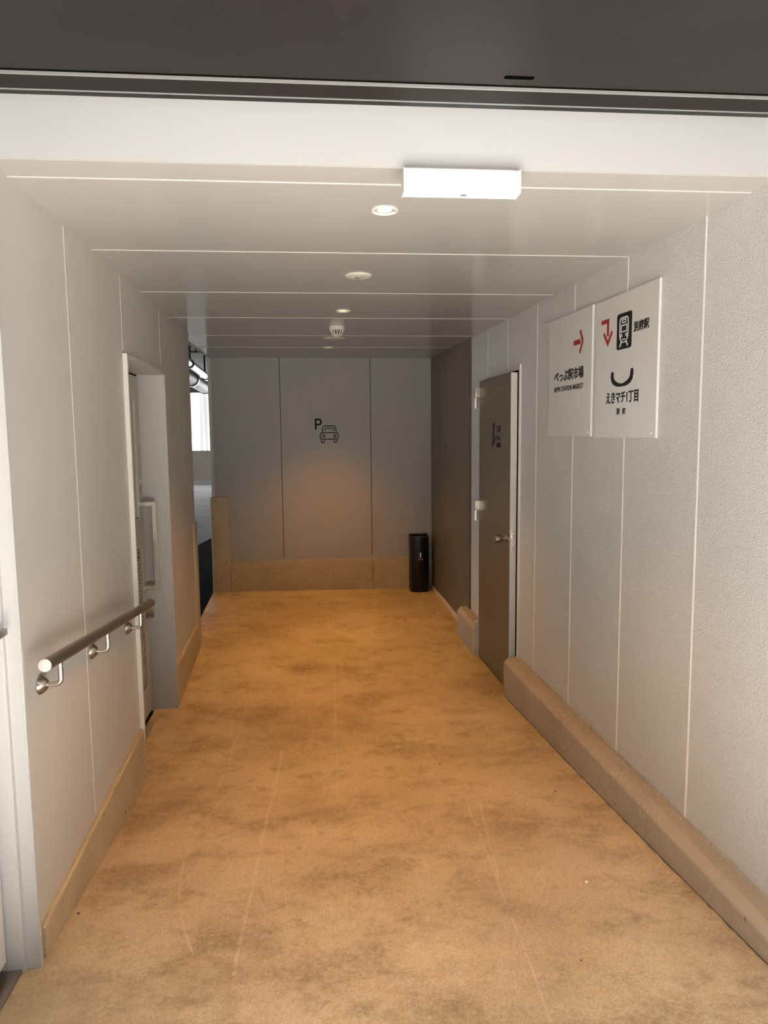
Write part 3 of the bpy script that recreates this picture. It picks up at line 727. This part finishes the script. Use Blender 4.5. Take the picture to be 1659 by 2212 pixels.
m.bm.faces.new(r[0][::-1]); bmesh.ops.recalc_face_normals(m.bm, faces=m.bm.faces[:])
m.build('body', M_bin, bn, smooth=40)
m = MB().prism([(x * .905, y * .905) for x, y in outline(1)], 'z', H - .05, H - .012).build('ash_tray', M_ash, bn, label='brownish tray inside the top rim')
MB().prism([(-.003, .330), (.010, .328), (.010, .377), (.003, .379), (-.003, .374)], 'y', -.0795, -.0765).build('emblem', M_whiteink, bn, label='small pale emblem')
o = lettering('lettering', '吸いがら', -.016, .027, .306, .321, M_whiteink, bn, .0); o.location = (0, -.0772, 0)

# ------------------------------------------------------------------ small litter on the floor
bits = [(.966, 5.902, 'dark speck on the floor left of the skirting board'), (-.015, 6.162, 'dark speck of dirt on the bright floor before the end wall'), (.687, 5.726, 'dark speck on the orange floor toward the black bin'),
        (-.803, 2.253, 'dark crumb beside the near left concrete base'), (1.019, 2.942, 'dark speck near the middle of the right curb'), (.564, 3.313, 'dark speck alone in the middle of the floor right of centre')]
for x, y, lab in bits:
    z = zf(x, y); m = MB()
    bmesh.ops.create_icosphere(m.bm, subdivisions=1, radius=.008 if y > 4 else .005)
    for v in m.bm.verts: v.co = Vector((v.co.x * random.uniform(.8, 1.5), v.co.y * random.uniform(.7, 1.3), v.co.z * .45))
    o = m.build('dirt_crumb', M_jointdark); o.location = (x, y, z + .002); tag(o, lab, 'dirt', 'dark crumbs on the floor')
m = MB(); bmesh.ops.create_icosphere(m.bm, subdivisions=2, radius=.006)
for v in m.bm.verts: v.co.z *= .5
o = m.build('pebble', M_whiteplastic); o.location = (.892, 2.243, zf(.892, 2.243) + .002); tag(o, 'tiny white pebble on the floor in front of the right curb', 'pebble')

# ------------------------------------------------------------------ parking garage seen through the gap on the left
def st(name, mat, *b):
    m = MB().box(*b); return m.build(name, mat, kind='structure')
st('floor_garage', M_garfloor, -16, -.95, 1.5, 25.4, -.3, 0)
m = MB().prism([(-16, 1.5), (-.99, 1.5), (-.99, 13.2), (-1.60, 12.6), (-1.86, 10.4), (-16, 2.5)], 'z', 0.0005, .004); m.build('floor_garage_unlit', M_garshade, kind='structure')  # black sheet painting the unlit near part of the garage floor
st('wall_garage', M_garwall, -16, -.6, 25.2, 25.5, -.1, 1.16)
st('trim_6', M_beam, -16, -.6, 25.0, 25.5, 3.12, 3.32)
st('ceiling_garage', M_gardark, -16.2, -.6, 1.5, 25.6, 3.7, 3.9)
st('wall_garage_back', M_gardark, -16.2, -1.16, 1.3, 1.5, -.1, 3.9)
st('wall_garage_right', M_gardark, -.95, -.6, 6.95, 25.6, -.1, 3.9)
st('wall_garage_upper', M_gardark, -1.2, -.97, 1.5, 6.95, 2.45, 3.9)
st('trim_7', M_white, -16, -.95, 24.9, 25.2, 0, .13)
MB().box(-16, -.95, 25.22, 25.27, 1.16, 3.12).build('window_1', M_glow, kind='structure')
d = Vector((-.048, 1, 0)).normalized()
for nm, lab, p, rr_, mat in (('steel_pipe', 'thinner jointed metal pipe high under the garage ceiling', (-2.37, 14.9, 2.95), .075, M_pipe), ('air_duct', 'thick white pipe below the jointed one in the garage', (-2.75, 17.3, 2.86), .15, M_white), ('thin_conduit', 'thin pale rod hanging under the dark garage ceiling', None, .018, M_pipe)):
    if p is None: a_, b_ = Vector((-2.28, 12.6, 3.05)), Vector((-1.3, 12.65, 3.05))
    else: a_, b_ = Vector(p) - d * 5.5, Vector(p) + d * 5.5
    o = thing(nm, lab, 'pipe', T(*a_))
    MB().tube([Vector((0, 0, 0)), b_ - a_], rr_, 24).build('tube', mat, o)
    n = 4 if p else 2
    for k in range(n):
        t_ = (k + .5) / n; q_ = (b_ - a_) * t_; dd = (b_ - a_).normalized() * .06
        if p: MB().tube([q_ - dd, q_ + dd], rr_ * 1.14, 24).build('coupling', M_beam if rr_ < .1 else M_pipe, o)
        MB().box(q_.x - .01, q_.x + .01, q_.y - .01, q_.y + .01, rr_ * .6, 3.7 - a_.z).build('hanger', M_gardark, o)
